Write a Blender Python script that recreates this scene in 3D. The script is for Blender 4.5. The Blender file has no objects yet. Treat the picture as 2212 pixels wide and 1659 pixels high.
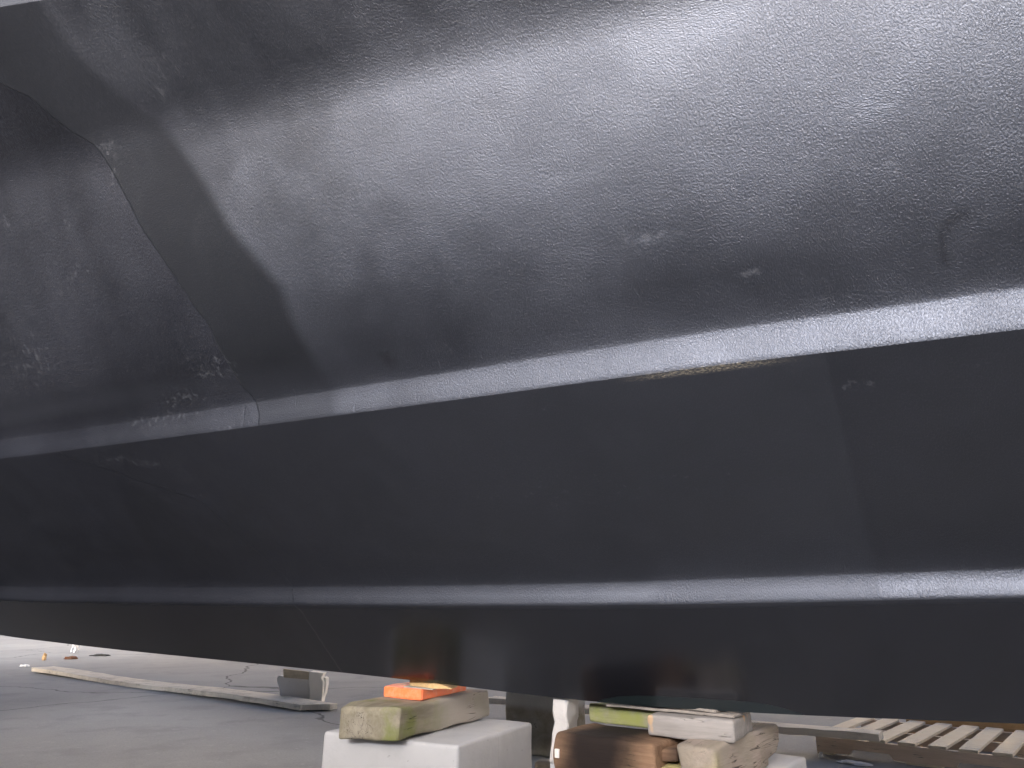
import bpy, bmesh, math, random
from math import radians as R
from mathutils import Vector, Matrix, noise
from mathutils.bvhtree import BVHTree
from mathutils.interpolate import poly_3d_calc

random.seed(7)
sc = bpy.context.scene
COL = sc.collection

# ------------------------------------------------------------------ camera
PITCH = R(16.4)
F = 1598.0                                  # focal length in pixels of a 2212 x 1659 picture
CAM = Vector((0, 0, 1.0))
cd = bpy.data.cameras.new('camera'); cam = bpy.data.objects.new('camera', cd); COL.objects.link(cam)
cam.location = CAM; cam.rotation_euler = (math.pi/2 + PITCH, 0, 0)
cd.sensor_width = 36; cd.lens = 36*F/2212; cd.clip_start = 0.02; cd.clip_end = 500
cd.dof.use_dof = False
sc.camera = cam

# ------------------------------------------------------------------ sky and sun
AZ = R(60)                                   # direction across the boat, away from the camera side
NV = Vector((math.cos(AZ), math.sin(AZ), 0)) # across, away from the camera
AV = Vector((-math.sin(AZ), math.cos(AZ), 0))# along, towards the left end
SUN_EL, SUN_AZ_VEC = R(13), Vector((-.38, -.925, 0)).normalized()
w = bpy.data.worlds.new("World"); sc.world = w; w.use_nodes = True
nt = w.node_tree; nt.nodes.clear()
sky = nt.nodes.new('ShaderNodeTexSky'); sky.sky_type = 'NISHITA'; sky.sun_disc = False
sky.sun_elevation = SUN_EL
sky.sun_rotation = math.atan2(SUN_AZ_VEC.x, SUN_AZ_VEC.y)
sky.air_density = 0.35; sky.dust_density = 4.0; sky.ozone_density = 0.0
bg = nt.nodes.new('ShaderNodeBackground'); bg.inputs['Strength'].default_value = 0.125
wo = nt.nodes.new('ShaderNodeOutputWorld')
nt.links.new(sky.outputs[0], bg.inputs[0]); nt.links.new(bg.outputs[0], wo.inputs[0])
sd = bpy.data.lights.new('sun', 'SUN'); sd.energy = 2.2; sd.angle = R(20); sd.color = (.76, .84, 1.0)
so = bpy.data.objects.new('sun', sd); COL.objects.link(so)
sdir = SUN_AZ_VEC*math.cos(SUN_EL) + Vector((0, 0, math.sin(SUN_EL)))
so.rotation_euler = (-sdir).to_track_quat('-Z', 'Y').to_euler(); so.location = (0, 0, 20)
sc.view_settings.view_transform = 'Standard'; sc.view_settings.look = 'None'
sc.view_settings.exposure = 1.85; sc.view_settings.gamma = 1
sc.cycles.max_bounces = 6

# ------------------------------------------------------------------ helpers
def ray(x, y):
    a = (x-1106)/F; b = (829.5-y)/F
    return Vector((a, math.cos(PITCH)-b*math.sin(PITCH), math.sin(PITCH)+b*math.cos(PITCH)))
def P(x, y, z):                              # point of the level plane z seen at a spot of the photograph
    r = ray(x, y); return CAM + r*((z-1.0)/r.z)
def PD(x, y, D):                             # same on the upright plane at distance D across the boat
    r = ray(x, y); return CAM + r*(D/(r.dot(NV)))
def z1(X, Y): return (X/2.011)*.6777, (1950+Y/2.011)*.6777
def z2(X, Y): return (950+X/2.765)*.6777, (2050+Y/2.765)*.6777
def z3(X, Y): return (1650+X/2.602)*.6777, (2100+Y/2.602)*.6777
def z4(X, Y): return (2350+X/2.42)*.6777, (2200+Y/2.42)*.6777

def tag(o, label=None, cat=None, group=None, kind=None):
    if label: o['label'] = label
    if cat: o['category'] = cat
    if group: o['group'] = group
    if kind: o['kind'] = kind
    return o
def empty(name, loc, rz=0):
    o = bpy.data.objects.new(name, None); COL.objects.link(o); o.location = loc; o.rotation_euler = (0, 0, rz)
    o.empty_display_size = .1
    return o
def link(name, me, mat, parent=None, loc=None, rz=0):
    o = bpy.data.objects.new(name, me); COL.objects.link(o)
    if mat: me.materials.append(mat)
    if parent: o.parent = parent
    if loc is not None: o.location = loc
    o.rotation_euler = (0, 0, rz)
    return o
def smooth(me, ang=40):
    me.polygons.foreach_set('use_smooth', [True]*len(me.polygons))
    me.set_sharp_from_angle(angle=R(ang))

class NT:
    """tiny wrapper for building shader trees"""
    def __init__(s, name):
        s.m = bpy.data.materials.new(name); s.m.use_nodes = True
        s.t = s.m.node_tree; s.t.nodes.clear()
        s.out = s.n('ShaderNodeOutputMaterial'); s.b = s.n('ShaderNodeBsdfPrincipled')
        s.l(s.b.outputs[0], s.out.inputs[0])
    def n(s, k, **kw):
        x = s.t.nodes.new(k)
        for a, v in kw.items(): setattr(x, a, v)
        return x
    def l(s, a, b): s.t.links.new(a, b)
    def put(s, sock, v):
        if hasattr(v, 'is_output'): s.l(v, sock)
        else: sock.default_value = v
    def math(s, op, a, b=0.0, c=None, clamp=False):
        x = s.n('ShaderNodeMath', operation=op, use_clamp=clamp); s.put(x.inputs[0], a); s.put(x.inputs[1], b)
        if c is not None: s.put(x.inputs[2], c)
        return x.outputs[0]
    def vmul(s, v, k):
        x = s.n('ShaderNodeVectorMath', operation='MULTIPLY'); s.put(x.inputs[0], v); x.inputs[1].default_value = k
        return x.outputs[0]
    def vadd(s, v, k):
        x = s.n('ShaderNodeVectorMath', operation='ADD'); s.put(x.inputs[0], v); s.put(x.inputs[1], k)
        return x.outputs[0]
    def noise(s, v, scale, detail=3, rough=.5, dist=0):
        x = s.n('ShaderNodeTexNoise'); s.put(x.inputs['Vector'], v); x.inputs['Scale'].default_value = scale
        x.inputs['Detail'].default_value = detail; x.inputs['Roughness'].default_value = rough
        x.inputs['Distortion'].default_value = dist
        return x.outputs['Fac']
    def noisec(s, v, scale, detail=3):
        x = s.n('ShaderNodeTexNoise'); s.put(x.inputs['Vector'], v); x.inputs['Scale'].default_value = scale
        x.inputs['Detail'].default_value = detail
        return x.outputs['Color']
    def smooth(s, v, lo, hi, a=0., b=1.):
        x = s.n('ShaderNodeMapRange', interpolation_type='SMOOTHSTEP'); s.put(x.inputs[0], v)
        for i, k in enumerate((lo, hi, a, b)): s.put(x.inputs[i+1], k)
        return x.outputs[0]
    def mix(s, f, a, b):
        x = s.n('ShaderNodeMix', data_type='RGBA'); s.put(x.inputs[0], f)
        s.put(x.inputs[6], (*a, 1) if isinstance(a, tuple) else a); s.put(x.inputs[7], (*b, 1) if isinstance(b, tuple) else b)
        return x.outputs[2]
    def mixf(s, f, a, b):
        x = s.n('ShaderNodeMix', data_type='FLOAT'); s.put(x.inputs[0], f); s.put(x.inputs[2], a); s.put(x.inputs[3], b)
        return x.outputs[0]
    def sep(s, v):
        x = s.n('ShaderNodeSeparateXYZ'); s.put(x.inputs[0], v); return x.outputs
    def comb(s, a, b, c):
        x = s.n('ShaderNodeCombineXYZ')
        for i, k in enumerate((a, b, c)): s.put(x.inputs[i], k)
        return x.outputs[0]
    def obj(s): return s.n('ShaderNodeTexCoord').outputs['Object']
    def geo(s): return s.n('ShaderNodeNewGeometry').outputs['Position']
    def bump(s, h, dist, strength=1., prev=None):
        x = s.n('ShaderNodeBump'); x.inputs['Strength'].default_value = strength; s.put(x.inputs['Distance'], dist)
        s.put(x.inputs['Height'], h)
        if prev is not None: s.l(prev, x.inputs['Normal'])
        return x.outputs[0]

# ------------------------------------------------------------------ boat shape
K_D = 2.6
def interp(tab, t):
    if t <= tab[0][0]: return tab[0][1]
    for (a, b), (c, d) in zip(tab, tab[1:]):
        if t <= c:
            f = (t-a)/(c-a); return b+(d-b)*f
    return tab[-1][1]
def sm(tab, t, k=.35):                        # softened table look-up
    return sum(interp(tab, t+i*k/2) for i in (-2, -1, 0, 1, 2))/5
zK = [(-7, .70), (-1.5, .705), (-.11, .683), (.43, .662), (1.2, .656), (1.7, .683), (2.15, .70), (2.9, .723), (3.97, .752), (5.16, .799), (7, .95), (8.5, 1.5), (9.6, 2.6)]
zA = [(-7, 1.03), (-.15, 1.011), (.49, .995), (1.34, .984), (2.6, .988), (4.63, 1.007), (7, 1.15), (8.5, 1.7), (9.6, 2.7)]
zB = [(-7, 1.45), (-.2, 1.533), (.12, 1.55), (.51, 1.563), (1.03, 1.574), (1.68, 1.588), (2.5, 1.606), (3.78, 1.64), (5.5, 1.72), (7, 1.9), (8.5, 2.3), (9.6, 3.0)]
def breadth(t):
    if t < 5.2: return 1.0
    return max(0.02, math.cos(min(1, (t-5.2)/4.4)*math.pi/2)**.8)
def strake(q, z, slope, face=.055, run=.085, lean=.001):
    """edge, upright face, hollow fillet; returns the points and where the next panel begins"""
    p0 = (q, z); p1 = (q+lean, z+face)
    L = math.hypot(1, slope); p3 = (q+lean+.012+run/L, z+face+.03+run*slope/L)
    s_ = p3[0]-(q+lean+.006); c = (p3[0]-s_, p3[1]-s_*slope)
    pts = [p0, (q+.0015, z+.004), (q+.003, z+.012), (q+lean*.5, z+face*.5), p1]
    for i in range(1, 9):
        f = i/8
        pts.append(tuple((1-f)**2*p1[k]+2*f*(1-f)*c[k]+f*f*p3[k] for k in (0, 1)))
    return pts
def lerp(a, b, n, sag=0.):
    out = []
    for i in range(n+1):
        f = i/n; s = 4*sag*f*(1-f)
        out.append((a[0]+(b[0]-a[0])*f+s, a[1]+(b[1]-a[1])*f))
    return out
Q3A, Q3B = 1.345, .148
def section(t):
    k = (0, sm(zK, t, .3)); a = (.30, sm(zA, t)); b = (.84, sm(zB, t))
    S = []
    S.append(('bottom_panel', lerp((0.004, k[1]), a, 16)))
    sl = (b[1]-a[1]-.101-.012*.9)/(b[0]-a[0]-.007)
    sa = strake(a[0], a[1], sl, .068, .11, lean=-.006); S.append(('spray_strake', sa))
    S.append(('bottom_panel', lerp(sa[-1], b, 18)))
    sb = strake(b[0], b[1], 1.0, .085, .11); S.append(('spray_strake', sb))
    tt_ = min(max(t, -3), 4)
    qc = 1.243+.035*tt_
    ma, mb = 1.0, 2.8                       # the flare steepens towards the knuckle
    p = []
    q0, z0 = sb[-1]
    for i in range(45):
        q = q0+(qc-.03-q0)*i/44; dq = q-q0
        p.append((q, z0+ma*dq+(mb-ma)*dq*dq/.76))
    dq = qc-q0; c = (qc, z0+ma*dq+(mb-ma)*dq*dq/.76)
    m2 = .85
    q3 = Q3A+Q3B*tt_
    d = (q3, c[1]+m2*(q3-qc))
    kn = []; W0 = .03; W1 = .06
    for i in range(1, 12):
        f = i/11
        A0 = p[-1]; B0 = (c[0]+W1, c[1]+W1*m2)
        kn.append(tuple((1-f)**2*A0[j]+2*f*(1-f)*c[j]+f*f*B0[j] for j in (0, 1)))
    pp = lerp(kn[-1], d, 18)[1:]
    S.append(('bottom_panel', p+kn+pp))
    sd_ = strake(d[0], d[1], .8); S.append(('spray_strake', sd_))
    e = (q3+.95, sd_[-1][1]+.8*(q3+.95-sd_[-1][0]))
    S.append(('bottom_panel', lerp(sd_[-1], e, 4)))
    S.append(('topside', lerp(e, (e[0]+.18, e[1]+.8), 8, -.03)))
    S.append(('deck', lerp((e[0]+.18, e[1]+.8), (0, e[1]+.9), 2)))
    return S
TS = [-6.5+.25*i for i in range(24)] + [-.5+.012*i for i in range(275)] + [2.8+.03*i for i in range(90)] + [5.5+.2*i for i in range(21)]
NS = None
def uvsec():                                   # girth coordinate, measured at one mid station
    S = section(1.0); out = []; g = 0; last = None
    for nme, pts in S:
        row = []
        for p in pts:
            if last: g += math.hypot(p[0]-last[0], p[1]-last[1])
            row.append(g); last = p
        out.append(row)
    return out
GIR = uvsec()

# ------------------------------------------------------------------ build hull meshes
hull = empty('boat', (K_D*NV.x, K_D*NV.y, 0), 0)
tag(hull, 'large boat hull with black painted stepped bottom, propped on timber and white blocks', 'boat')
SECS = [section(t) for t in TS]
npts = [len(pts) for _, pts in SECS[0]]
for s_ in SECS:
    for k, (nme, pts) in enumerate(s_):
        if len(pts) != npts[k]:                # resample so every station has equal counts
            n = npts[k]; new = []
            for i in range(n):
                x = i/(n-1)*(len(pts)-1); j = min(int(x), len(pts)-2); f = x-j
                new.append(tuple(pts[j][c]*(1-f)+pts[j+1][c]*f for c in (0, 1)))
            s_[k] = (nme, new)
def hpos(t, q, z, side):
    return NV*(K_D - side*q*breadth(t)) + AV*t + Vector((0, 0, z))
hull_pieces = []
def build_side(side):
    for k, (nme, _) in enumerate(SECS[0]):
        n = npts[k]; vs = []; uvs = []
        for i, t in enumerate(TS):
            for j in range(n):
                q, z = SECS[i][k][1][j]
                # gentle unfairness of the laid-up surface
                wob = 0
                if k >= 2: wob = .0035*min(1, max(0, (GIR[k][j]-GIR[2][0])/.15))*noise.noise(Vector((t*1.1, GIR[k][j]*1.6, 3.1)))
                vs.append(hpos(t, q+wob, z, side)-hull.location); uvs.append((t, GIR[k][j]))
        fs = []
        for i in range(len(TS)-1):
            for j in range(n-1):
                f = (i*n+j, (i+1)*n+j, (i+1)*n+j+1, i*n+j+1)
                fs.append(f if side > 0 else f[::-1])
        me = bpy.data.meshes.new(nme); me.from_pydata(vs, [], fs)
        uvl = me.uv_layers.new(name='hull')
        li = [0]*len(me.loops); me.loops.foreach_get('vertex_index', li)
        uvl.data.foreach_set('uv', [c for v in li for c in uvs[v]])
        me.polygons.foreach_set('use_smooth', [True]*len(me.polygons))
        me.update()
        hull_pieces.append((side, k, nme, me, uvs))
build_side(1); build_side(-1)

# ray to hull coordinates (used to place wear marks on the paint where the photo shows them)
trees = []
for side, k, nme, me, uvs in hull_pieces:
    if side > 0 and k < 7:
        vv = [v.co+hull.location for v in me.vertices]; ff = [tuple(p.vertices) for p in me.polygons]
        trees.append((BVHTree.FromPolygons(vv, ff), vv, ff, uvs))
def H(x, y):
    r = ray(x, y).normalized(); best = None
    for tr, vv, ff, uvs in trees:
        h, nn, idx, d = tr.ray_cast(CAM, r)
        if h and (best is None or d < best[0]):
            ws = poly_3d_calc([vv[i] for i in ff[idx]], h)
            best = (d, sum(w_*uvs[i][0] for w_, i in zip(ws, ff[idx])), sum(w_*uvs[i][1] for w_, i in zip(ws, ff[idx])))
    return (best[1], best[2]) if best else (99, 99)

# ------------------------------------------------------------------ bottom paint
# wear marks: centre in the photograph, half sizes in metres along and across, strength
MARKS = [(1400,512,.11,.03,.9),(1625,585,.06,.02,.9),(1925,357,.045,.02,.8),(1230,372,.08,.02,.6),(1440,435,.02,.010,.8),
 (1910,219,.02,.014,.8),(1800,640,.06,.02,.7),(960,748,.05,.02,.8),(235,320,.08,.04,.9),(250,372,.05,.06,.7),(355,198,.10,.03,.6),
 (350,135,.10,.04,.6),(65,412,.03,.03,.8),(15,490,.05,.05,.8),(145,485,.03,.04,.6),(455,800,.18,.08,.75),(400,860,.24,.06,.7),
 (150,590,.2,.15,.45),(70,780,.25,.12,.6),(340,910,.34,.05,.7),(240,990,.34,.03,.7),(420,1075,.12,.016,.7),(320,1000,.16,.02,.7),
 (1842,830,.03,.018,.9),(1880,828,.02,.014,.9),(1910,834,.014,.012,.7),(1640,863,.014,.012,.8),(1555,868,.026,.012,.8),
 (1185,885,.05,.012,.6),(2130,780,.05,.03,.6),(1240,1060,.6,.12,.35),(780,420,.14,.05,.6),(820,410,.06,.02,.8),(500,920,.2,.03,.6),
 (1480,800,.18,.02,.6),(620,1250,.05,.03,.7),(1750,350,.3,.2,.35),(1380,540,.05,.05,.5)]
def linepts(pts):
    return sorted(((H(*p)[1], H(*p)[0]) for p in pts))
LA = linepts([(0, 180), (60, 205), (200, 310), (250, 380), (300, 480), (380, 600), (450, 700), (520, 830), (560, 900)])
LAL = linepts([(135, 985), (250, 1020), (430, 1080), (520, 1160), (620, 1250), (650, 1320)])
LBn = linepts([(150, 110), (330, 260), (440, 400), (500, 500), (600, 620), (680, 790), (720, 860)])
LC = linepts([(0, 430), (110, 540), (230, 690), (330, 830), (400, 930)])
MH = [(*H(m[0], m[1]), *m[2:]) for m in MARKS]
RING = H(2090, 530); SPOT = H(838, 775)
PA = (H(1285, 1510)[0], H(1740, 1545)[0]); PB = (H(840, 1458)[0], H(1000, 1476)[0])
CH = H(1520, 788)[0]
T1, T2 = H(1838, 1000)[0], H(1168, 560)[0]
def wear_fields(t, g):
    m = 0.
    for mt, mg, rt, rg, s_ in MH:
        if abs(t-mt) < rt*1.5 and abs(g-mg) < rg*1.5:
            r2 = ((t-mt)/rt)**2+((g-mg)/rg)**2
            if r2 < 2: m = max(m, s_*math.exp(-r2*1.3))
    d = math.hypot((t-RING[0])*1.6, g-RING[1]); dk = math.exp(-((d-.075)/.016)**2)*(.6 if t > RING[0]-.01 and g > RING[1]-.03 else .12)
    dk = max(dk, .8*math.exp(-(math.hypot(t-SPOT[0], g-SPOT[1])/.03)**2))
    return m, dk, 0.
def paint_attributes(me, uvs, k):
    la = LAL if k < 3 else LA
    n = len(uvs)
    arr = {k: [0.]*n for k in ('seam_a', 'seam_b', 'seam_c')}; wv = []
    for i, (t, g) in enumerate(uvs):
        arr['seam_a'][i] = t-interp(la, g); arr['seam_b'][i] = t-interp(LBn, g); arr['seam_c'][i] = t-interp(LC, g)
        wv += wear_fields(t, g) if -1 < t < 6 else (0., 0., 0.)
    for k, v in arr.items():
        me.attributes.new(k, 'FLOAT', 'POINT').data.foreach_set('value', v)
    me.attributes.new('wear', 'FLOAT_VECTOR', 'POINT').data.foreach_set('vector', wv)
def hull_material():
    s = NT('black_bottom_paint')
    uv = s.n('ShaderNodeUVMap'); uv.uv_map = 'hull'
    Q = uv.outputs[0]; t, g, _ = s.sep(Q)
    def attr(nm): return s.n('ShaderNodeAttribute', attribute_name=nm)
    big = s.noise(Q, 1.6, 3, .55); mid = s.noise(Q, 9, 4, .6)
    fin = s.noise(Q, 42, 3, .6)
    wig = s.math('MULTIPLY', s.math('SUBTRACT', mid, .5), .05)
    dA = s.math('ADD', attr('seam_a').outputs['Fac'], s.math('MULTIPLY', wig, .5))
    dB = s.math('ADD', attr('seam_b').outputs['Fac'], s.math('MULTIPLY', wig, .6))
    dC = s.math('ADD', attr('seam_c').outputs['Fac'], wig)
    wm, wd, _ = s.sep(attr('wear').outputs['Vector'])
    upper = s.smooth(g, GIR[3][0]-.01, GIR[3][0]+.01)
    lower = s.math('SUBTRACT', 1., upper)
    leftA = s.smooth(dA, -.005, .005); leftB = s.smooth(dB, -.05, .03); leftC = s.smooth(dC, -.06, .05)
    topfade = s.smooth(g, GKN, GKN+.12, 1., .45)
    band = s.math('MULTIPLY', s.math('MULTIPLY', s.math('MULTIPLY', leftB, topfade), s.math('SUBTRACT', 1., leftA)), s.math('MULTIPLY', upper, s.smooth(g, GIR[3][6], GIR[4][3], .45, 1.)))
    keelside = s.smooth(g, GIR[1][0]-.02, GIR[1][0], 1., 0.)
    topreg = s.smooth(g, GKN, GKN+.05)
    # how strongly the roller texture stands out
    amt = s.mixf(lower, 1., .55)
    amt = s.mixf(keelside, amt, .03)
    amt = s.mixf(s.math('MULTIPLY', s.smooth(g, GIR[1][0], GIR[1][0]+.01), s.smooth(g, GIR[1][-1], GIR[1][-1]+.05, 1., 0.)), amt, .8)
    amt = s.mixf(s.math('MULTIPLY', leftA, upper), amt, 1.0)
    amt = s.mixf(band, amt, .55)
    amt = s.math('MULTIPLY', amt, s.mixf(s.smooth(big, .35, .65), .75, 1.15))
    # roller stipple: fine ridges drawn out across the strakes, turning here and there
    dist = s.vadd(Q, s.vmul(s.noisec(Q, 3.5, 1), (.06, .06, 0)))
    n1 = s.noise(s.vmul(dist, (1, .55, 1)), 290, 3, .6, .5)
    horiz = s.noise(s.vmul(dist, (.45, 1, 1)), 300, 1, .5, .4)
    rot = s.smooth(s.noise(Q, 2.6, 1), .54, .64)
    h = s.mixf(s.math('MULTIPLY', rot, .45), n1, horiz)
    # wear marks, broken up by noise
    marks = s.smooth(s.math('ADD', fin, s.math('MULTIPLY', wm, .30)), .67, .86, 0., .7)
    marks = s.math('MULTIPLY', marks, s.smooth(wm, .03, .2))
    dark = s.math('MULTIPLY', wd, s.smooth(mid, .40, .5))
    em = s.math('MULTIPLY', s.smooth(s.math('ABSOLUTE', s.math('SUBTRACT', g, GIR[3][0]-.008)), .003, .014, 1., 0.),
                s.smooth(s.math('ABSOLUTE', s.math('SUBTRACT', t, CH)), .04, .26, 1., 0.))
    chips = s.math('MULTIPLY', em, s.smooth(s.noise(s.vmul(Q, (.3, 1, 1)), 330, 3, .7), .47, .58))
    def lens(ts, hgt):
        c = (ts[0]+ts[1])/2; hw = abs(ts[0]-ts[1])/2
        u = s.math('DIVIDE', s.math('SUBTRACT', t, c), hw)
        top = s.math('MULTIPLY', s.math('SUBTRACT', 1., s.math('POWER', s.math('ABSOLUTE', u), 4.)), hgt)
        return s.smooth(s.math('SUBTRACT', s.math('ADD', top, s.math('MULTIPLY', wig, .25)), g), -.001, .003)
    patch = lens(PA, .05); patch2 = lens(PB, .022)
    s1 = s.smooth(s.math('ADD', t, s.math('MULTIPLY', wig, .2)), T1-.006, T1+.006)
    s2 = s.smooth(s.math('ADD', t, wig), T2-.03, T2+.03)
    # colour
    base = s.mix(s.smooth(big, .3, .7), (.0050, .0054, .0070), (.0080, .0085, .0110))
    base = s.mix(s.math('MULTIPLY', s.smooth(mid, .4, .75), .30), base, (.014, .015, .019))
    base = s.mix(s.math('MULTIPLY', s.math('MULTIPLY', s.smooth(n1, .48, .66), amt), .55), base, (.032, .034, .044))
    base = s.mix(s.math('MULTIPLY', band, .6), base, (.0075, .0083, .0095))
    base = s.mix(s.math('MULTIPLY', dark, .8), base, (.004, .004, .0045))
    base = s.mix(s.math('MULTIPLY', marks, .5), base, (.07, .073, .082))
    base = s.mix(s.math('MULTIPLY', chips, .7), base, (.25, .22, .16))
    base = s.mix(patch, base, (.006, .0125, .013))
    base = s.mix(patch2, base, (.026, .022, .008))
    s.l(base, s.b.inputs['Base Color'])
    dust = s.math('MULTIPLY', s.smooth(s.noise(Q, 3.3, 3, .6), .46, .62), s.smooth(fin, .44, .66))
    base = s.mix(s.math('MULTIPLY', dust, s.mixf(upper, .12, .22)), base, (.030, .032, .038))
    passes = s.noise(s.vmul(Q, (5.0, .35, 1)), 1, 2, .5)
    # gloss
    ro = s.mixf(s.smooth(big, .3, .7), .46, .52)
    ro = s.math('ADD', ro, s.math('MULTIPLY', s.math('SUBTRACT', mid, .5), .09))
    ro = s.math('ADD', ro, s.math('MULTIPLY', s.math('SUBTRACT', passes, .5), s.mixf(upper, .16, .07)))
    ro = s.mixf(band, ro, .52)
    ro = s.mixf(s.math('MULTIPLY', leftA, upper), ro, .48)
    ro = s.mixf(s.math('MULTIPLY', lower, .7), ro, .42)
    ro = s.math('ADD', ro, s.math('MULTIPLY', s.math('MULTIPLY', s1, lower), .08))
    ro = s.math('ADD', ro, s.math('MULTIPLY', s2, -.03))
    ro = s.mixf(keelside, ro, .24)
    ro = s.mixf(patch, ro, .5)
    ro = s.math('ADD', ro, s.math('MULTIPLY', dark, .15))
    s.l(ro, s.b.inputs['Roughness'])
    s.b.inputs['IOR'].default_value = 1.8
    s.b.inputs['Specular Tint'].default_value = (.77, .84, 1.0, 1)
    dulled = s.smooth(s.math('ADD', t, s.math('MULTIPLY', big, 1.2)), .9, 4.0)  # specular lowered towards the bow imitates the highlights' fall-off in the light
    sp = s.mixf(s.math('MULTIPLY', dulled, s.smooth(g, GIR[3][8], GIR[4][3], 1., .15)), .55, .05)
    sp = s.mixf(s.math('MULTIPLY', leftA, s.smooth(g, GIR[3][8], GIR[4][3])), sp, .13)
    sp = s.mixf(band, sp, .13)
    sp = s.mixf(dark, sp, .15)
    s.l(sp, s.b.inputs['Specular IOR Level'])
    # relief: heights in metres summed, one bump
    hh = s.math('MULTIPLY', s.math('MULTIPLY', h, amt), .0023)
    lap = s.math('MULTIPLY', leftA, s.mixf(lower, .0018, .0010))
    lap = s.math('ADD', lap, s.math('MULTIPLY', s.math('MULTIPLY', leftB, upper), .0004))
    lap = s.math('ADD', lap, s.math('MULTIPLY', leftC, .0008))
    lap = s.math('ADD', lap, s.math('MULTIPLY', s1, .0003))
    stk = s.math('ADD', s.math('MULTIPLY', s.smooth(g, GIR[1][0]-.0, GIR[1][0]+.01), s.smooth(g, GIR[1][-1], GIR[1][-1]+.04, 1., 0.)),
                 s.math('MULTIPLY', s.smooth(g, GIR[3][0]-.0, GIR[3][0]+.01), s.smooth(g, GIR[3][-1], GIR[3][-1]+.04, 1., 0.)))
    runs = s.smooth(s.noise(s.vmul(dist, (26, 4, 1)), 1, 3, .6, .5), .66, .72)
    lap = s.math('ADD', lap, s.math('MULTIPLY', s.math('MULTIPLY', runs, stk), .0009))
    lap = s.math('ADD', lap, s.math('MULTIPLY', s.math('MULTIPLY', fin, wm), .0014))
    lap = s.math('ADD', lap, s.math('MULTIPLY', s.math('MULTIPLY', mid, s.math('SUBTRACT', 1., keelside)), .0014))
    s.l(s.bump(s.math('ADD', hh, lap), 1., 1.), s.b.inputs['Normal'])
    return s.m
GKN = GIR[4][44]
HM = hull_material()
s = NT('white_gelcoat'); s.b.inputs['Base Color'].default_value = (.62, .62, .60, 1); s.b.inputs['Roughness'].default_value = .3
s.l(s.bump(s.noise(s.obj(), 3, 2), .004), s.b.inputs['Normal']); GEL = s.m
for side, k, nme, me, uvs in hull_pieces:
    if nme not in ('topside', 'deck') and side > 0: paint_attributes(me, uvs, k)
    link(nme, me, GEL if nme in ('topside', 'deck') else HM, hull)
# transom
S = SECS[0]; outl = []
for k in range(8):
    for p in S[k][1]:
        if not outl or (abs(p[0]-outl[-1][0])+abs(p[1]-outl[-1][1])) > 1e-5: outl.append(p)
vs = [hpos(TS[0], q, z, 1)-hull.location for q, z in outl]+[hpos(TS[0], q, z, -1)-hull.location for q, z in outl[::-1]]
me = bpy.data.meshes.new('transom'); me.from_pydata(vs, [], [tuple(range(len(vs)))]); link('transom', me, GEL, hull)

# ------------------------------------------------------------------ ground
def ground_material(name, tint, dark):
    s = NT(name); p = s.geo()
    a = s.noise(p, .35, 5, .6); b = s.noise(p, 2.2, 5, .6); c = s.noise(p, 60, 3, .7); d = s.noise(p, 14, 4, .6)
    col = s.mix(s.smooth(a, .3, .7), tuple(x*.82 for x in tint), tint)
    col = s.mix(s.math('MULTIPLY', s.smooth(b, .48, .7), .45), col, dark)
    col = s.mix(s.math('MULTIPLY', s.smooth(d, .55, .75), .35), col, tuple(x*1.3 for x in tint))
    col = s.mix(s.math('MULTIPLY', s.smooth(c, .5, .7), .4), col, tuple(x*.5 for x in tint))
    col = s.mix(s.math('MULTIPLY', s.smooth(s.noise(p, 35, 2), .68, .75), .5), col, (.45, .44, .42))
    cr = s.n('ShaderNodeTexVoronoi', feature='DISTANCE_TO_EDGE'); cr.inputs['Scale'].default_value = .16
    s.put(cr.inputs['Vector'], s.vadd(p, s.vmul(s.noisec(p, 1.1, 4), (.8, .8, 0))))
    crack = s.smooth(cr.outputs['Distance'], .0008, .003, .75, 0.)
    col = s.mix(crack, col, (.03, .03, .03))
    s.l(col, s.b.inputs['Base Color']); s.b.inputs['Roughness'].default_value = .85
    s.l(s.bump(s.math('ADD', c, d), .004, .8), s.b.inputs['Normal'])
    return s.m
GM = ground_material('worn_concrete', (.35, .35, .345), (.22, .22, .215))
def sheet(name, pts, z, mat):
    me = bpy.data.meshes.new(name); me.from_pydata([(x, y, z) for x, y in pts], [], [tuple(range(len(pts)))])
    return link(name, me, mat)
g = sheet('ground', [(-150, -150), (150, -150), (150, 150), (-150, 150)], 0, GM); tag(g, 'grey worn concrete yard floor', None, None, 'structure')

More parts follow.
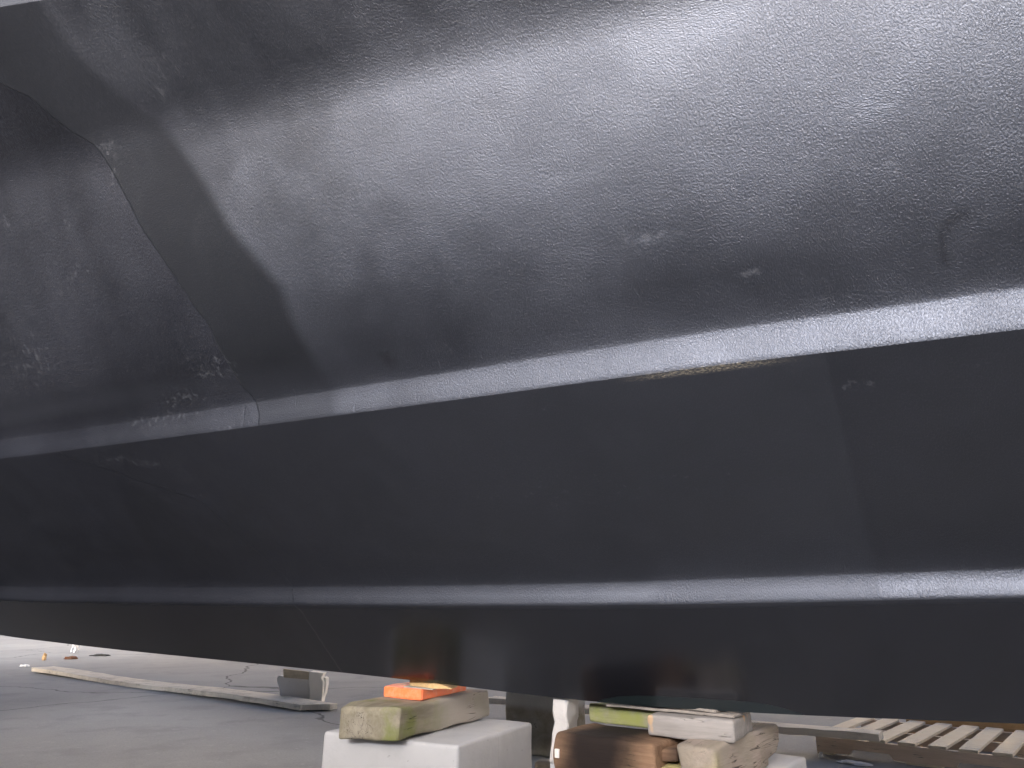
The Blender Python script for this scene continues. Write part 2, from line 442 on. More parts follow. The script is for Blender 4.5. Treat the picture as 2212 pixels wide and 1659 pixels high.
# ------------------------------------------------------------------ materials for wood, foam, plastic
def wood(name, c1, c2, stain=(.1, .1, .08), st=.3, moss=None, ms=.5, gx=2., gy=38., extra=None, rough=.85, relief=.002, seed=0.):
    s = NT(name); o = s.vadd(s.obj(), (seed, seed*.7, seed*.3))
    gr = s.noise(s.vmul(o, (gx, gy, gy)), 1, 5, .6, .6)
    fine = s.noise(s.vmul(o, (gx*6, gy*5, gy*5)), 1, 3, .6)
    lo = s.noise(o, 7, 4, .6)
    col = s.mix(s.smooth(gr, .3, .7), c1, c2)
    col = s.mix(s.math('MULTIPLY', s.smooth(fine, .45, .7), .25), col, tuple(x*.55 for x in c1))
    col = s.mix(s.math('MULTIPLY', s.smooth(lo, .45, .68), st), col, stain)
    if moss: 
        mm = s.math('MULTIPLY', s.smooth(s.noise(s.vadd(o, (3, 1, 2)), 5, 4, .6), .62-.35*ms, .82-.35*ms), .9)
        col = s.mix(mm, col, moss)
    if extra: col = extra(s, col)
    # checks: thin dark splits along the grain
    ch = s.noise(s.vmul(o, (gx*.8, gy*1.4, gy*1.4)), 1, 2, .5, 1.2)
    ck = s.math('MULTIPLY', s.smooth(s.math('ABSOLUTE', s.math('SUBTRACT', ch, .5)), .004, .012, 1., 0.), s.smooth(lo, .5, .62))
    col = s.mix(s.math('MULTIPLY', ck, .8), col, (.03, .027, .022))
    s.l(col, s.b.inputs['Base Color']); s.b.inputs['Roughness'].default_value = rough; s.b.inputs['Specular IOR Level'].default_value = .2
    s.l(s.bump(s.math('ADD', s.math('ADD', gr, s.math('MULTIPLY', fine, .4)), s.math('MULTIPLY', ck, -1.)), relief, .8), s.b.inputs['Normal'])
    return s.m
def foam(name, c, speck=.15, grime=(.4, .4, .42), seed=0., seam=None):
    s = NT(name); o = s.vadd(s.obj(), (seed, seed, 0))
    n = s.noise(o, 6, 5, .6); f = s.noise(o, 70, 3, .6)
    col = s.mix(s.math('MULTIPLY', s.smooth(n, .45, .75), .35), c, grime)
    sp = s.math('MULTIPLY', s.smooth(s.noise(o, 38, 2, .5), .70, .76), speck*3)
    col = s.mix(sp, col, (.12, .12, .12))
    s.l(col, s.b.inputs['Base Color']); s.b.inputs['Roughness'].default_value = .7
    hgt = s.math('ADD', f, s.math('MULTIPLY', n, 2.))
    if seam is not None:
        ln = s.smooth(s.math('ABSOLUTE', s.math('SUBTRACT', s.sep(s.obj())[0], seam)), .0008, .003, 1., 0.)
        hgt = s.math('SUBTRACT', hgt, s.math('MULTIPLY', ln, 3.))
    s.l(s.bump(hgt, .0015, .7), s.b.inputs['Normal'])
    return s.m

def block_mesh(name, lx, ly, lz, bev=.01, cuts=(10, 4, 3), jit=.003, shape=None, seed=0):
    bm = bmesh.new()
    bmesh.ops.create_cube(bm, size=1)
    for v in bm.verts: v.co = Vector(((v.co.x+.5)*lx, (v.co.y+.5)*ly, (v.co.z+.5)*lz))
    if bev: bmesh.ops.bevel(bm, geom=bm.edges[:], offset=bev, segments=3, profile=.6, affect='EDGES')
    for ax, n in enumerate(cuts):
        L = (lx, ly, lz)[ax]
        for i in range(1, n):
            co = [0, 0, 0]; no = [0, 0, 0]; co[ax] = L*i/n; no[ax] = 1
            bmesh.ops.bisect_plane(bm, geom=bm.verts[:]+bm.edges[:]+bm.faces[:], plane_co=co, plane_no=no, dist=1e-5)
    for v in bm.verts:
        p = v.co.copy()
        if shape: v.co = shape(v.co)
        if jit:
            q = p*9+Vector((seed*3.7, seed, 1.3))
            v.co += Vector((noise.noise(q), noise.noise(q+Vector((9, 0, 0))), noise.noise(q+Vector((0, 9, 0)))))*jit
    me = bpy.data.meshes.new(name); bm.to_mesh(me); bm.free(); smooth(me, 38)
    return me
def frame(L, C, Rr):
    """corner frame from the three bottom (or top) corners left, nearest, right; returns rz, length along C->R, width C->L"""
    ex = (Rr-C); ex.z = 0; ey = (L-C); ey.z = 0
    if ex.length >= ey.length: rz = math.atan2(ex.y, ex.x)
    else: rz = math.atan2(ey.y, ey.x)-math.pi/2
    return rz, ex.length, ey.length
def placed(name, L, C, Rr, z0, z1_, mat, parent=None, **kw):
    rz, lx, ly = frame(L, C, Rr)
    me = block_mesh(name, lx, ly, z1_-z0, **kw)
    return link(name, me, mat, parent, Vector((C.x, C.y, z0)), rz)



# ------------------------------------------------------------------ low block wall added behind the camera to shade ground and block fronts
s = NT('dark_shade_wall'); o_ = s.obj()
s.l(s.mix(s.smooth(s.noise(o_, 3, 5), .3, .7), (.085, .08, .075), (.13, .125, .115)), s.b.inputs['Base Color']); s.b.inputs['Roughness'].default_value = .9
s.l(s.bump(s.noise(o_, 40, 3), .004), s.b.inputs['Normal']); YW = s.m
yw = empty('added_shade_wall', NV*-3.0+AV*-7, math.atan2(AV.y, AV.x))
tag(yw, 'long low wall of dark blocks added outside the frame to shade the ground and blocks', 'wall')
bl = block_mesh('block', .98, .3, .37, bev=.012, cuts=(1, 1, 1), jit=0); bl.materials.append(YW)
for r_ in range(6):
    for c_ in range(17):
        link('block', bl, None, yw, Vector((c_+(.5 if r_ % 2 else 0), 0, r_*.38)))


# ------------------------------------------------------------------ dark shed added out of view to darken the hull's left-hand reflections
s = NT('dark_corrugated_cladding'); o_ = s.obj()
s.l(s.mix(s.smooth(s.noise(o_, 2, 4), .3, .7), (.030, .033, .036), (.050, .053, .055)), s.b.inputs['Base Color']); s.b.inputs['Roughness'].default_value = .7
CL = s.m
bh = empty('added_dark_shed', AV*7.0+NV*-10.8, math.atan2(NV.y, NV.x))
tag(bh, 'dark clad shed added outside the frame to darken reflections in the left end of the hull', 'building')
def ribbed(name, A, B, z1_):
    d = B-A; n = int(d.length/.2); nrm = Vector((-d.y, d.x, 0)).normalized(); vs = []; fs = []
    for i in range(n*2+1):
        p = A+d*(i/(n*2))+nrm*(.015*(1 if i % 2 else -1)); vs += [p, p+Vector((0, 0, z1_))]
    for i in range(n*2): fs.append((2*i, 2*i+2, 2*i+3, 2*i+1))
    me = bpy.data.meshes.new(name); me.from_pydata(vs, [], fs); return link(name, me, CL, bh)
for A, B in (((0, 0), (10.3, 0)), ((10.3, 0), (10.3, 5)), ((10.3, 5), (0, 5)), ((0, 5), (0, 0))):
    ribbed('wall', Vector((*A, 0)), Vector((*B, 0)), 4.6)
me = bpy.data.meshes.new('roof'); me.from_pydata([(-.3, -.3, 4.55), (10.6, -.3, 4.55), (10.6, 5.3, 4.55), (-.3, 5.3, 4.55), (-.3, 2.5, 6), (10.6, 2.5, 6)], [], [(0, 1, 5, 4), (2, 3, 4, 5), (0, 4, 3), (1, 2, 5), (3, 2, 1, 0)])
link('roof', me, CL, bh)


# ------------------------------------------------------------------ cream hall added unseen behind the hull to bounce warm light
s = NT('cream_cladding'); o_ = s.obj()
s.l(s.mix(s.smooth(s.noise(o_, 1, 4), .3, .7), (.74, .66, .54), (.66, .58, .47)), s.b.inputs['Base Color']); s.b.inputs['Roughness'].default_value = .8
CRM = s.m
wh = empty('added_bounce_hall', NV*17-AV*22, math.atan2(AV.y, AV.x))
tag(wh, 'long cream hall added unseen behind the hull to bounce warm light onto the ground', 'building')
me = block_mesh('wall', 46, 8, 7.5, bev=.02, cuts=(1, 1, 1), jit=0)
for v in me.vertices: v.co.y = -v.co.y
me.flip_normals(); link('wall', me, CRM, wh)
me = bpy.data.meshes.new('roof'); me.from_pydata([(-.4, .4, 7.51), (46.4, .4, 7.51), (46.4, -8.4, 7.51), (-.4, -8.4, 7.51), (-.4, -4, 9.5), (46.4, -4, 9.5)], [], [(0, 1, 5, 4), (2, 3, 4, 5), (0, 4, 3), (1, 2, 5), (3, 2, 1, 0)])
link('roof', me, CL, wh)
for i in range(4):
    link('door', block_mesh('door', 4, .12, 4.6, bev=.02, cuts=(1, 1, 1), jit=0), CL, wh, Vector((5+10*i, -.02, 0)))

# ------------------------------------------------------------------ left stack: white block, timber, orange pad, wedge
ZB = .505
WHITE = foam('white_painted_block', (.44, .445, .455), .16, (.30, .30, .31), 0., .30)
L = P(*z2(222, 770), ZB); C = P(*z2(1410, 890), ZB); Rr = P(*z2(2025, 685), ZB)
def wb(co):
    v = co.copy()
    v.x += .010*(1-v.z/ZB)*(-1 if v.x < .3 else 1)
    return v
o = placed('white_block', L, C, Rr, 0, ZB-.004, WHITE, bev=.016, cuts=(6, 6, 5), jit=.005, shape=wb, seed=1)
tag(o, 'big square white block under the thick timber that carries the orange pad', 'block', 'blocks under the keel')
# shallow score line on its right face is a relief of the block: a thin white strip fixed there
TM = wood('mossy_grey_timber', (.28, .255, .19), (.19, .17, .12), (.34, .31, .26), .5, (.17, .19, .06), .40, gx=3, gy=22,
          extra=lambda s, col: s.mix(s.smooth(s.sep(s.obj())[0], .12, .42, 0., .7), col, (.48, .44, .40)), seed=2.3)
zt = .619
L = P(*z2(420, 805), ZB); C = P(*z2(885, 872), ZB); Rr = P(*z2(1690, 650), ZB)
def tw_(co):
    v = co.copy()
    if v.x < .03: v.z -= .010*(v.y/.27); 
    return v
o = placed('timber', L, C, Rr, ZB+.002, zt, TM, bev=.014, cuts=(12, 6, 4), jit=.007, shape=tw_, seed=3)
tag(o, 'thick weathered grey timber with green stained end lying on the big white block', 'timber', 'timbers blocking up the keel')
timber1 = o
# orange pad: angled plastic wedge with a rounded nose
s = NT('orange_plastic'); s.b.inputs['Roughness'].default_value = .5
ob = s.obj()
s.l(s.mix(s.smooth(s.noise(ob, 30, 4, .6), .45, .75), (.95, .20, .065), (.90, .30, .16)), s.b.inputs['Base Color'])
s.l(s.bump(s.noise(ob, 90, 3), .0008), s.b.inputs['Normal']); ORA = s.m
def ngon_slab(name, pts, z0, z1_, mat, origin=None, bev=.004, taper=None, jit=0., sub=0):
    o0 = origin or Vector((pts[0].x, pts[0].y, z0))
    bm = bmesh.new()
    lo = [bm.verts.new((p.x-o0.x, p.y-o0.y, 0)) for p in pts]
    hi = [bm.verts.new((p.x-o0.x, p.y-o0.y, (z1_-z0) if taper is None else taper[i])) for i, p in enumerate(pts)]
    bm.faces.new(lo[::-1]); bm.faces.new(hi)
    n = len(pts)
    for i in range(n): bm.faces.new((lo[i], lo[(i+1) % n], hi[(i+1) % n], hi[i]))
    bmesh.ops.recalc_face_normals(bm, faces=bm.faces[:])
    if bev: bmesh.ops.bevel(bm, geom=bm.edges[:], offset=bev, segments=2, affect='EDGES')
    if sub:
        bmesh.ops.triangulate(bm, faces=[f for f in bm.faces if len(f.verts) > 4])
        bmesh.ops.subdivide_edges(bm, edges=bm.edges[:], cuts=sub, use_grid_fill=True)
    if jit:
        for v in bm.verts: v.co += noise.noise_vector(v.co*25)*jit
    me = bpy.data.meshes.new(name); bm.to_mesh(me); bm.free(); smooth(me, 35)
    return link(name, me, mat, None, o0)
a1 = P(*z2(752, 478), zt); a2 = P(*z2(1090, 512), zt); a2b = P(*z2(1020, 510), zt); a3 = P(*z2(1482, 424), zt)
back = Vector((.03, .16, 0))
a2c = P(*z2(1150, 500), zt)
pad = ngon_slab('orange_pad', [a1, a2b, a2, a2c, a3, a3+Vector((-.03, .10, 0)), (a1+a3)/2+Vector((0, .18, 0)), a1+Vector((.02, .10, 0))], zt+.003, zt+.043, ORA, bev=.004)
tag(pad, 'bright orange plastic pad on top of the thick timber', 'pad')
WED = wood('raw_wedge_wood', (.58, .40, .19), (.48, .32, .15), (.62, .5, .33), .4, gx=4, gy=60, seed=5.1)
zw = zt+.047
b1 = P(*z2(982, 372), zw); b2 = P(*z2(1205, 402), zw); b3 = P(*z2(1350, 408), zw)
wd = ngon_slab('wood_wedge', [b1, b2, b3, b3+Vector((.02, .08, 0)), b1+Vector((.05, .12, 0))], zw, zw+.03, WED, bev=.0015,
               taper=[.030, .026, .004, .006, .032], jit=.002, sub=2)
tag(wd, 'split raw pine wedge driven between orange pad and hull', 'wedge')
SL = wood('thin_shim_wood', (.45, .42, .36), (.36, .33, .27), seed=7.7)
c1_ = P(*z2(930, 385), zw-.002); c2_ = P(*z2(1190, 410), zw-.002)
sh = ngon_slab('wood_shim', [c1_, c2_, c2_+Vector((.03, .09, 0)), c1_+Vector((.03, .1, 0))], zt+.0435, zt+.0465, SL, bev=0)
tag(sh, 'thin dark wood shim lying on the orange pad under the raw wedge', 'shim')

# ------------------------------------------------------------------ right stack
zm = .573; zf = .44
L = P(*z3(262, 800), zf); C = P(*z3(1960, 1040), zf); Rr = P(*z3(2088, 770), zf)
o = placed('white_block', L, C, Rr, 0, zf-.004, foam('white_foam_block', (.45, .45, .46), .05, (.5, .5, .52), 4.), bev=.012, cuts=(6, 6, 5), jit=.006, seed=8)
tag(o, 'low white block at the bottom edge beneath the burnt brown timber', 'block', 'blocks under the keel')
def burnt(s, col):
    x, y, z = s.sep(s.obj())
    m = s.smooth(s.math('ADD', s.math('ABSOLUTE', s.math('SUBTRACT', x, .17)), s.math('MULTIPLY', s.math('SUBTRACT', s.noise(s.obj(), 9, 4), .5), .12)), .06, .22, .98, 0.)
    return s.mix(m, col, (.016, .0125, .012))
BRN = wood('scorched_brown_timber', (.30, .19, .12), (.20, .12, .075), (.34, .24, .15), .4, gx=3, gy=50, extra=burnt, seed=1.1, relief=.0035)
def brownshape(co):
    v = co.copy()
    # worn, rounded left end with a rectangular notch in its near corner
    if v.x < .05: v.y += .022*(1-v.x/.05)*(abs(v.z-.065)/.065)**2
    return v
L0 = P(*z3(285, 600), zm); C0 = P(*z3(1125, 702), zm)
ex = (C0-L0); ex.z = 0; lenb = ex.length; rz = math.atan2(ex.y, ex.x)
bt = empty('timber', Vector((L0.x, L0.y, zf)), rz)
tag(bt, 'brown scorched timber with dark charred middle beneath the mossy plank', 'timber', 'timbers blocking up the keel')
me = block_mesh('beam', lenb, .26, zm-zf-.002, bev=.016, cuts=(12, 6, 5), jit=.006, shape=brownshape, seed=11)
beam = link('beam', me, BRN, bt, Vector((0, 0, .001)))
SPL = wood('split_yellow_wood', (.58, .52, .24), (.40, .33, .17), (.30, .21, .13), .5, gx=5, gy=70, seed=9.)
me = block_mesh('split_end', .055, .20, .055, bev=.010, cuts=(3, 8, 3), jit=.012, seed=12)
o = link('split_end', me, SPL, bt, Vector((lenb-.006, .03, .005)))
o['label'] = 'torn pale yellow end of the brown timber'
me = block_mesh('torn_ledge', .06, .19, .035, bev=.010, cuts=(3, 8, 3), jit=.012, seed=13)
link('torn_ledge', me, BRN, bt, Vector((lenb-.004, .05, .075)))
me = block_mesh('notch_filler', .018, .01, .028, bev=.003, cuts=(1, 1, 1), jit=0)
o = link('chip', me, foam('chip_white', (.75, .72, .68)), bt, Vector((.012, -.006, .052))); me.name = 'chip'
o['label'] = 'pale chipped spot near the left end'

# diagonal split-face timber
RT = wood('cracked_driftwood_timber', (.38, .33, .27), (.27, .235, .19), (.40, .32, .28), .55, (.30, .27, .17), .35, gx=2.2, gy=17, seed=14.2, relief=.006)
L = P(*z3(1345, 700), zm); C = P(*z3(1640, 745), zm); Rr = P(*z3(2150, 548), zm)
ex = Rr-C; ex.z = 0
def rts(co):
    v = co.copy(); f = v.x/ex.length
    v.z += .012*math.sin(f*3.1)*(1 if v.z > .06 else -.3)
    if v.z < .04 and f > .5: v.y += .03*(f-.5)*2
    if f > .9: v.x -= .03*(v.z < .06)
    return v
o = placed('timber', L, C, Rr, zf+.002, zm-.002, RT, bev=.016, cuts=(14, 6, 5), jit=.012, shape=rts, seed=15)
tag(o, 'cracked pale driftwood timber running diagonally, right end of the right hand stack', 'timber', 'timbers blocking up the keel')

# mossy plank and grey plank under the keel
MOS = wood('mossy_plank', (.26, .26, .15), (.21, .21, .12), (.34, .31, .28), .65, (.225, .245, .07), .58, gx=3, gy=30, seed=20.)
zp = .643
def seg(Xa, Ya, Xb, Yb, z):
    a = P(*z3(Xa, Ya), z); b = P(*z3(Xb, Yb), z); return a, b
a, b = seg(590, 372, 1090, 425, zp-.004)
d = b-a; d.z = 0; rz = math.atan2(d.y, d.x)
o = link('plank', block_mesh('plank', d.length+.10, .24, zp-zm-.006, bev=.010, cuts=(10, 5, 3), jit=.005, seed=21), MOS, None, Vector((a.x, a.y, zm+.003)), rz)
tag(o, 'lime green mossy plank crossing the brown timber, cracked at its left end', 'plank', 'planks between timbers and keel')
GRP = wood('silver_grey_plank', (.33, .31, .295), (.25, .235, .22), (.36, .34, .32), .4, None, .5, gx=3, gy=26, seed=23.,
           extra=lambda s, col: s.mix(s.smooth(s.noise(s.vadd(s.obj(), (1.2, 0, 0)), 11, 2), .62, .68, 0., .5), col, (.62, .38, .16)))
a, b = seg(1082, 452, 1800, 505, zp)
d = b-a; d.z = 0; rz = math.atan2(d.y, d.x)
a2_ = a - Vector((math.sin(rz)*-.012, math.cos(rz)*.012, 0))
o = link('plank', block_mesh('plank', d.length, .26, zp-zm-.004, bev=.012, cuts=(12, 5, 3), jit=.006, seed=24), GRP, None, Vector((a2_.x, a2_.y, zm+.002)), rz)
tag(o, 'silver grey plank beside the mossy one, on the driftwood timber', 'plank', 'planks between timbers and keel')
plank_rz = rz; gp = o
# white paint dab on the grey plank's near face
# thin boards right against the keel
THB = wood('thin_board', (.30, .27, .24), (.22, .20, .18), (.10, .09, .08), .5, gx=3, gy=60, seed=26.)
for i, (Xa, Ya, Xb, Yb, zz, lab) in enumerate([(730, 372, 1790, 470, zp+.010, 'long thin grey board squeezed between planks and keel'),
                                              (900, 352, 1640, 425, zp+.020, 'short thin dark board topmost under the bare keel patch')]):
    a, b = seg(Xa, Ya, Xb, Yb, zz); d = b-a; d.z = 0
    off = NV*(.05+.02*i)
    o = link('thin_board', block_mesh('thin_board', d.length, .14, .0085, bev=.002, cuts=(12, 3, 1), jit=.003, seed=27+i), THB, None,
             Vector((a.x, a.y, zz-.0085))+Vector((0, 0, 0)), math.atan2(d.y, d.x))
    tag(o, lab, 'board')
# torn white foam behind
def tornshape(co):
    v = co.copy(); v.x += .03*noise.noise(Vector((v.z*16, 2, 1)))+.012*noise.noise(Vector((v.z*40, v.y*20, 1)))
    return v
a = P(*z3(262, 600), .50); b = P(*z3(400, 610), .50)
a = CAM+(a-CAM)*.99
pt = PD(*z3(275, 560), 2.62); pt2 = PD(*z3(402, 560), 2.62)
d = pt2-pt; d.z = 0
o = link('foam_chunk', block_mesh('foam_chunk', d.length, .10, .265, bev=.012, cuts=(5, 4, 14), jit=.012, shape=tornshape, seed=31),
         foam('torn_foam', (.48, .465, .45), .03, (.6, .52, .46), 6.), None, Vector((pt.x, pt.y, zf)), math.atan2(d.y, d.x))
tag(o, 'upright chunk of torn white foam left of the mossy plank', 'foam')

# ------------------------------------------------------------------ brown block further back with dark timber on it
def ground_at(x, y): return P(x, y, 0)
gL = P(1090, 1624, 0); gR = P(1196, 1640, 0)
d = gR-gL; d.z = 0; rz = math.atan2(d.y, d.x); wdt = d.length
CB = wood('muddy_brown_block', (.30, .275, .23), (.23, .205, .155), (.36, .35, .34), .3, (.18, .155, .10), .5, gx=10, gy=12, seed=33.,
          extra=lambda s, col: s.mix(s.smooth(s.sep(s.obj())[2], .27, .33, 0., .8), col, (.46, .45, .43)))  # paler top stands in for light on the rounded upper edge
o = link('brown_block', block_mesh('brown_block', wdt+.05, .34, .40, bev=.03, cuts=(6, 5, 6), jit=.010, seed=34), CB, None, Vector((gL.x, gL.y, 0)), rz)
tag(o, 'muddy grey brown block standing behind the big white block', 'block', 'blocks under the keel')
DK = wood('near_black_timber', (.050, .042, .030), (.035, .028, .02), (.07, .055, .035), .4, gx=3, gy=25, seed=36.)  # near black wood colour on every side
up = Vector((-math.sin(rz), math.cos(rz), 0))
o = link('timber', block_mesh('timber', wdt+.05, .20, .10, bev=.010, cuts=(8, 3, 3), jit=.005, seed=37), DK, None, Vector((gL.x, gL.y, .402))+up*.09-Vector((math.cos(rz), math.sin(rz), 0))*.01, rz)
tag(o, 'nearly black timber lying on the muddy brown block', 'timber', 'timbers blocking up the keel')
a = P(1152, 1652, .12)
RO = wood('round_tan_wood', (.50, .43, .34), (.38, .33, .26), (.2, .18, .15), .4, gx=4, gy=30, seed=39.)
o = link('wood_offcut', block_mesh('wood_offcut', .30, .12, .14, bev=.03, cuts=(6, 3, 3), jit=.006, seed=40), RO, None, Vector((a.x+.0, a.y-.02, 0)), R(-18))
tag(o, 'rounded tan wood offcut on the ground between the two block stacks', 'offcut')

# ------------------------------------------------------------------ long boards on the yard
LB = wood('pale_dirty_board', (.80, .75, .65), (.68, .62, .52), (.45, .41, .34), .45, gx=.8, gy=30, seed=42.)
def board(name, pts_top_near, width, thick, z, mat, label, cat, seed=0, endcut=0, grp=None, jit=.006):
    a, b = pts_top_near
    d = b-a; d.z = 0; rz = math.atan2(d.y, d.x)
    def shp(co):
        v = co.copy()
        if endcut: v.x -= endcut*(1-v.y/width)*max(0, (v.x-(d.length-.5))/.5)**8*0 + (endcut*(v.y/width) if v.x > d.length-.02 else 0)*0
        v.z += .012*math.sin(v.x*1.3+seed)
        return v
    me = block_mesh(name, d.length, width, thick, bev=.004, cuts=(28, 3, 1), jit=jit, shape=shp, seed=seed)
    o = link(name, me, mat, None, Vector((a.x, a.y, z)), rz); tag(o, label, cat, grp); return o
a = P(*z1(200, 368), .05); b = P(*z1(1925, 606), .05)
lb = board('long_board', (a, b), .30, .05, .012, LB, 'long pale board lying flat on the left ground, its cut end near the white stand', 'board', 1, grp='long boards left on the yard')
# board's mitred near end piece is part of the same thing: rounded tip
d = (b-a); d.z = 0; rzb = math.atan2(d.y, d.x)
me = block_mesh('end_piece', .20, .26, .05, bev=.006, cuts=(4, 4, 1), jit=.004,
                shape=lambda co: Vector((co.x, co.y+co.x*.9*(1-co.y/.26), co.z)), seed=3)
e1 = link('end_piece', me, LB, lb, Vector((d.length-.004, .02, .001)))
# right raised plank resting on the pallet
zr = .185
RB = wood('bleached_plank', (.86, .79, .68), (.74, .67, .56), (.55, .5, .43), .4, gx=.9, gy=30, seed=44.)
a = P(*z2(1640, 492), zr); b = P(*z4(1085, 335), zr)
o = board('long_board', (a, b), .17, .045, zr-.045, RB, 'long bleached plank reaching right with its end on the pallet', 'board', 2, grp='long boards left on the yard', jit=.008)
far = Vector(((a.x+b.x)/2-.9, (a.y+b.y)/2+.55, 0))
# support of its hidden left end
o = link('wood_offcut', block_mesh('wood_offcut', .22, .16, .125, bev=.01, cuts=(3, 3, 2), jit=.004, seed=45), RO, None, Vector((a.x+.35, a.y-.1, 0)), R(15))
tag(o, 'hidden offcut propping the left end of the bleached plank', 'offcut')

# ------------------------------------------------------------------ white stand at the left
st = empty('white_stand', P(*z1(1990, 590), 0), 0)
so_ = st.location
tag(st, 'small white stand of boards and a grey panel at the end of the left board', 'stand')
PAN = foam('grey_panel', (.80, .79, .79), .05, (.7, .69, .68), 8.)
WBD = foam('cream_board', (.88, .85, .78), .05, (.8, .75, .68), 9.)
def scale_at(p): return (p-CAM).dot(Vector((0, math.cos(PITCH), math.sin(PITCH))))/F
def card(name, pix, dist_pt, depth, mat, parent, bev=.006, back=0.):
    """a slab whose front outline is given, standing upright facing the camera at dist_pt"""
    yv = dist_pt.y+back
    bm = bmesh.new(); fr = []; bk = []
    for x, y in pix:
        r = ray(x, y); p = CAM+r*(yv/r.y)
        fr.append(bm.verts.new(p-so_)); bk.append(bm.verts.new(p-so_+Vector((0, depth, 0))))
    n = len(pix)
    bm.faces.new(fr); bm.faces.new(bk[::-1])
    for i in range(n): bm.faces.new((fr[i], bk[i], bk[(i+1) % n], fr[(i+1) % n]))
    bmesh.ops.recalc_face_normals(bm, faces=bm.faces[:])
    bmesh.ops.bevel(bm, geom=bm.edges[:], offset=bev, segments=2, affect='EDGES')
    me = bpy.data.meshes.new(name); bm.to_mesh(me); bm.free(); smooth(me, 35)
    return link(name, me, mat, parent)
def zz(X, Y): return (860+X/8.848)*.6777, (2110+Y/8.848)*.6777
fp = so_.copy()
card('panel', [zz(190, 520), zz(205, 420), zz(290, 380), zz(400, 420), zz(1100, 500), zz(1130, 1080), zz(700, 1060), zz(300, 1000), zz(260, 750)], fp, .10, PAN, st, back=.06)
card('batten', [zz(370, 195), zz(1110, 285), zz(1100, 500), zz(380, 440)], fp, .05, wood('tan_batten', (.66, .57, .42), (.55, .48, .36), seed=50.), st, back=.005)
card('post', [zz(1110, 280), zz(1515, 320), zz(1440, 440), zz(1510, 560), zz(1490, 900), zz(1440, 1180), zz(1135, 1160), zz(1120, 760), zz(1080, 600)], fp, .16, WBD, st, back=-.02)
card('curved_strip', [zz(1520, 430), zz(1595, 470), zz(1590, 640), zz(1540, 900), zz(1450, 1110), zz(1460, 960), zz(1510, 700)], fp, .12, WBD, st, bev=.003, back=.03)

# ------------------------------------------------------------------ pallets
PW = wood('new_pallet_wood', (.86, .77, .62), (.78, .67, .51), (.9, .82, .7), .5, gx=3, gy=40, seed=60.)
PS = wood('pallet_stringer_wood', (.80, .66, .55), (.70, .57, .46), (.84, .73, .63), .4, gx=2, gy=40, seed=62.)
def make_pallet(name, org, rz, L=1.33, Wd=1.06, mat=PW, smat=PS, nb=8, label='', hh=.095, skew=0.):
    p = empty(name, org, rz); tag(p, label, 'pallet', 'wooden pallets on the yard')
    for yy in (0, Wd/2-.02, Wd-.04):
        bm = bmesh.new()                      # notched stringer profile in x,z extruded in y
        n1, n2, n3, n4 = .165*L, .36*L, .64*L, .835*L
        prof = [(0, 0), (n1-.01, 0), (n1, .012), (n1+.012, .034), (n2-.012, .034), (n2, .012), (n2+.01, 0), (n3-.01, 0), (n3, .012), (n3+.012, .034), (n4-.012, .034), (n4, .012), (n4+.01, 0), (L, 0), (L, hh), (0, hh)]
        f = [bm.verts.new((x, yy, z)) for x, z in prof]; b_ = [bm.verts.new((x, yy+.04, z)) for x, z in prof]
        bm.faces.new(f); bm.faces.new(b_[::-1])
        for i in range(len(prof)): bm.faces.new((f[i], b_[i], b_[(i+1) % len(prof)], f[(i+1) % len(prof)]))
        bmesh.ops.recalc_face_normals(bm, faces=bm.faces[:])
        me = bpy.data.meshes.new('stringer'); bm.to_mesh(me); bm.free()
        o = link('stringer', me, smat, p, Vector((0, 0, .014)))
        o['label'] = 'notched edge beam'
    bw = .105*L/1.33; gap = (L-nb*bw)/(nb-1)
    shared = [block_mesh('slat', bw, Wd, .018, bev=.003, cuts=(1, 8, 1), jit=.003, seed=70+i) for i in range(3)]
    for m_ in shared: m_.materials.append(mat)
    for i in range(nb):
        o = link('slat', shared[i % 3], None, p, Vector((i*(bw+gap)+random.uniform(-.006, .006), random.uniform(-.004, .004), .014+hh+.001)))
        o.rotation_euler = (0, 0, random.uniform(-.012, .012))
    lows = block_mesh('base_slat', bw, Wd, .013, bev=.002, cuts=(1, 4, 1), jit=.001, seed=80); lows.materials.append(mat)
    for x in (0.0, L*.42, L*.50, L-bw):
        link('base_slat', lows, None, p, Vector((x, 0, 0)))
    return p
F0 = P(*z4(603, 352), .11); F1 = P(*z4(2212, 530), .11)
d = F1-F0; rzp = math.atan2(d.y, d.x)
make_pallet('pallet', Vector((F0.x, F0.y, 0)), rzp, label='pale new wooden pallet with wide slats, in front at the right edge')
OW = wood('orange_brown_wood', (.74, .48, .25), (.62, .39, .19), (.80, .6, .38), .5, gx=3, gy=40, seed=64.)
G0 = P(*z4(1115, 330), .0)
make_pallet('pallet', Vector((F0.x, F0.y, 0))+Vector((math.cos(rzp)*.30-math.sin(rzp)*1.16, math.sin(rzp)*.30+math.cos(rzp)*1.16, 0)), rzp+.05, mat=OW, smat=OW, hh=.20, label='orange brown pallet lying behind the pale new one')
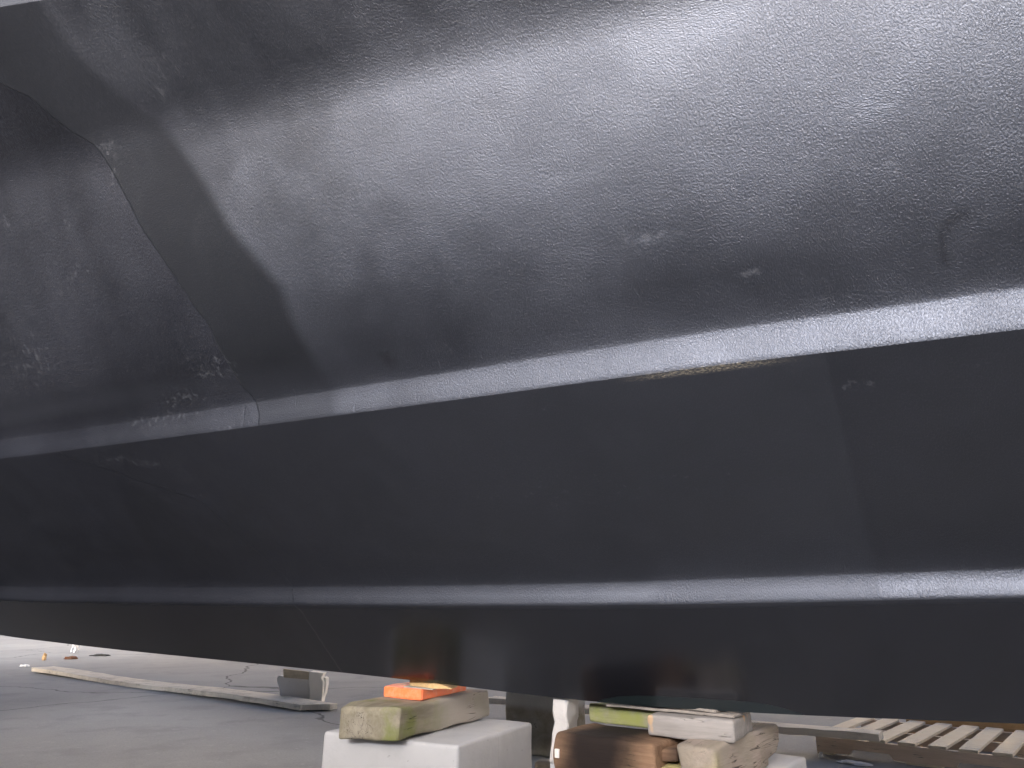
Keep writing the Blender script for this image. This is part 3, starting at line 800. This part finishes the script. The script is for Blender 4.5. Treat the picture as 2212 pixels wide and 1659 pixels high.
o = link('wood_offcut', block_mesh('wood_offcut', .34, .26, .22, bev=.008, cuts=(4, 4, 2), jit=.003, seed=90), PW, None, P(*z4(1985, 392), 0.0), rzp)
tag(o, 'pale blond wood block beside the orange brown pallet at far right', 'offcut')

# ------------------------------------------------------------------ litter
def litter(name, x, y, sx, sy, sz, mat, label, cat, seed, rz=0.):
    p = P(x, y, 0)
    bm = bmesh.new(); bmesh.ops.create_icosphere(bm, subdivisions=3, radius=1)
    for v in bm.verts:
        k = 1+.55*noise.noise(v.co*1.7+Vector((seed, 0, 0)))+.3*noise.noise(v.co*4+Vector((0, seed, 0)))
        v.co = Vector((v.co.x*sx*k, v.co.y*sy*k, max(0, v.co.z*sz*k+sz*.55)))
    me = bpy.data.meshes.new(name); bm.to_mesh(me); bm.free(); smooth(me, 30)
    o = link(name, me, mat, None, p+Vector((0, 0, .003)), rz); tag(o, label, cat); return o
PLW = foam('paper_white', (.85, .85, .85), 0); TANM = wood('shaving', (.60, .40, .2), (.5, .33, .17)); RED = wood('rusty_scrap', (.22, .09, .05), (.15, .07, .04)); DKM = wood('dark_scrap', (.06, .06, .06), (.04, .04, .04))
litter('paper_scrap', *z1(475, 262), .05, .09, .10, PLW, 'small white paper scrap on the ground at upper left', 'scrap', 1)
litter('wood_shaving', *z1(282, 312), .03, .04, .08, TANM, 'curled tan shaving above the far end of the left board', 'shaving', 2)
litter('rag', *z1(450, 304), .12, .10, .03, RED, 'rusty brown rag flat on the ground near the paper scrap', 'rag', 3)
litter('rag', *z1(640, 284), .16, .09, .02, DKM, 'dark grey rag flat on the ground below the hull edge', 'rag', 4)
litter('paper_scrap', *z4(905, 575), .09, .028, .012, PLW, 'crumpled white paper in front of the pale pallet', 'scrap', 5, rzp)
litter('paper_scrap', *z4(648, 522), .016, .012, .02, PLW, 'tiny white crumb by the corner of the pale pallet', 'scrap', 6)
litter('paper_scrap', *z1(160, 352), .07, .05, .02, PLW, 'white crumb at the far tip of the left board', 'scrap', 7)
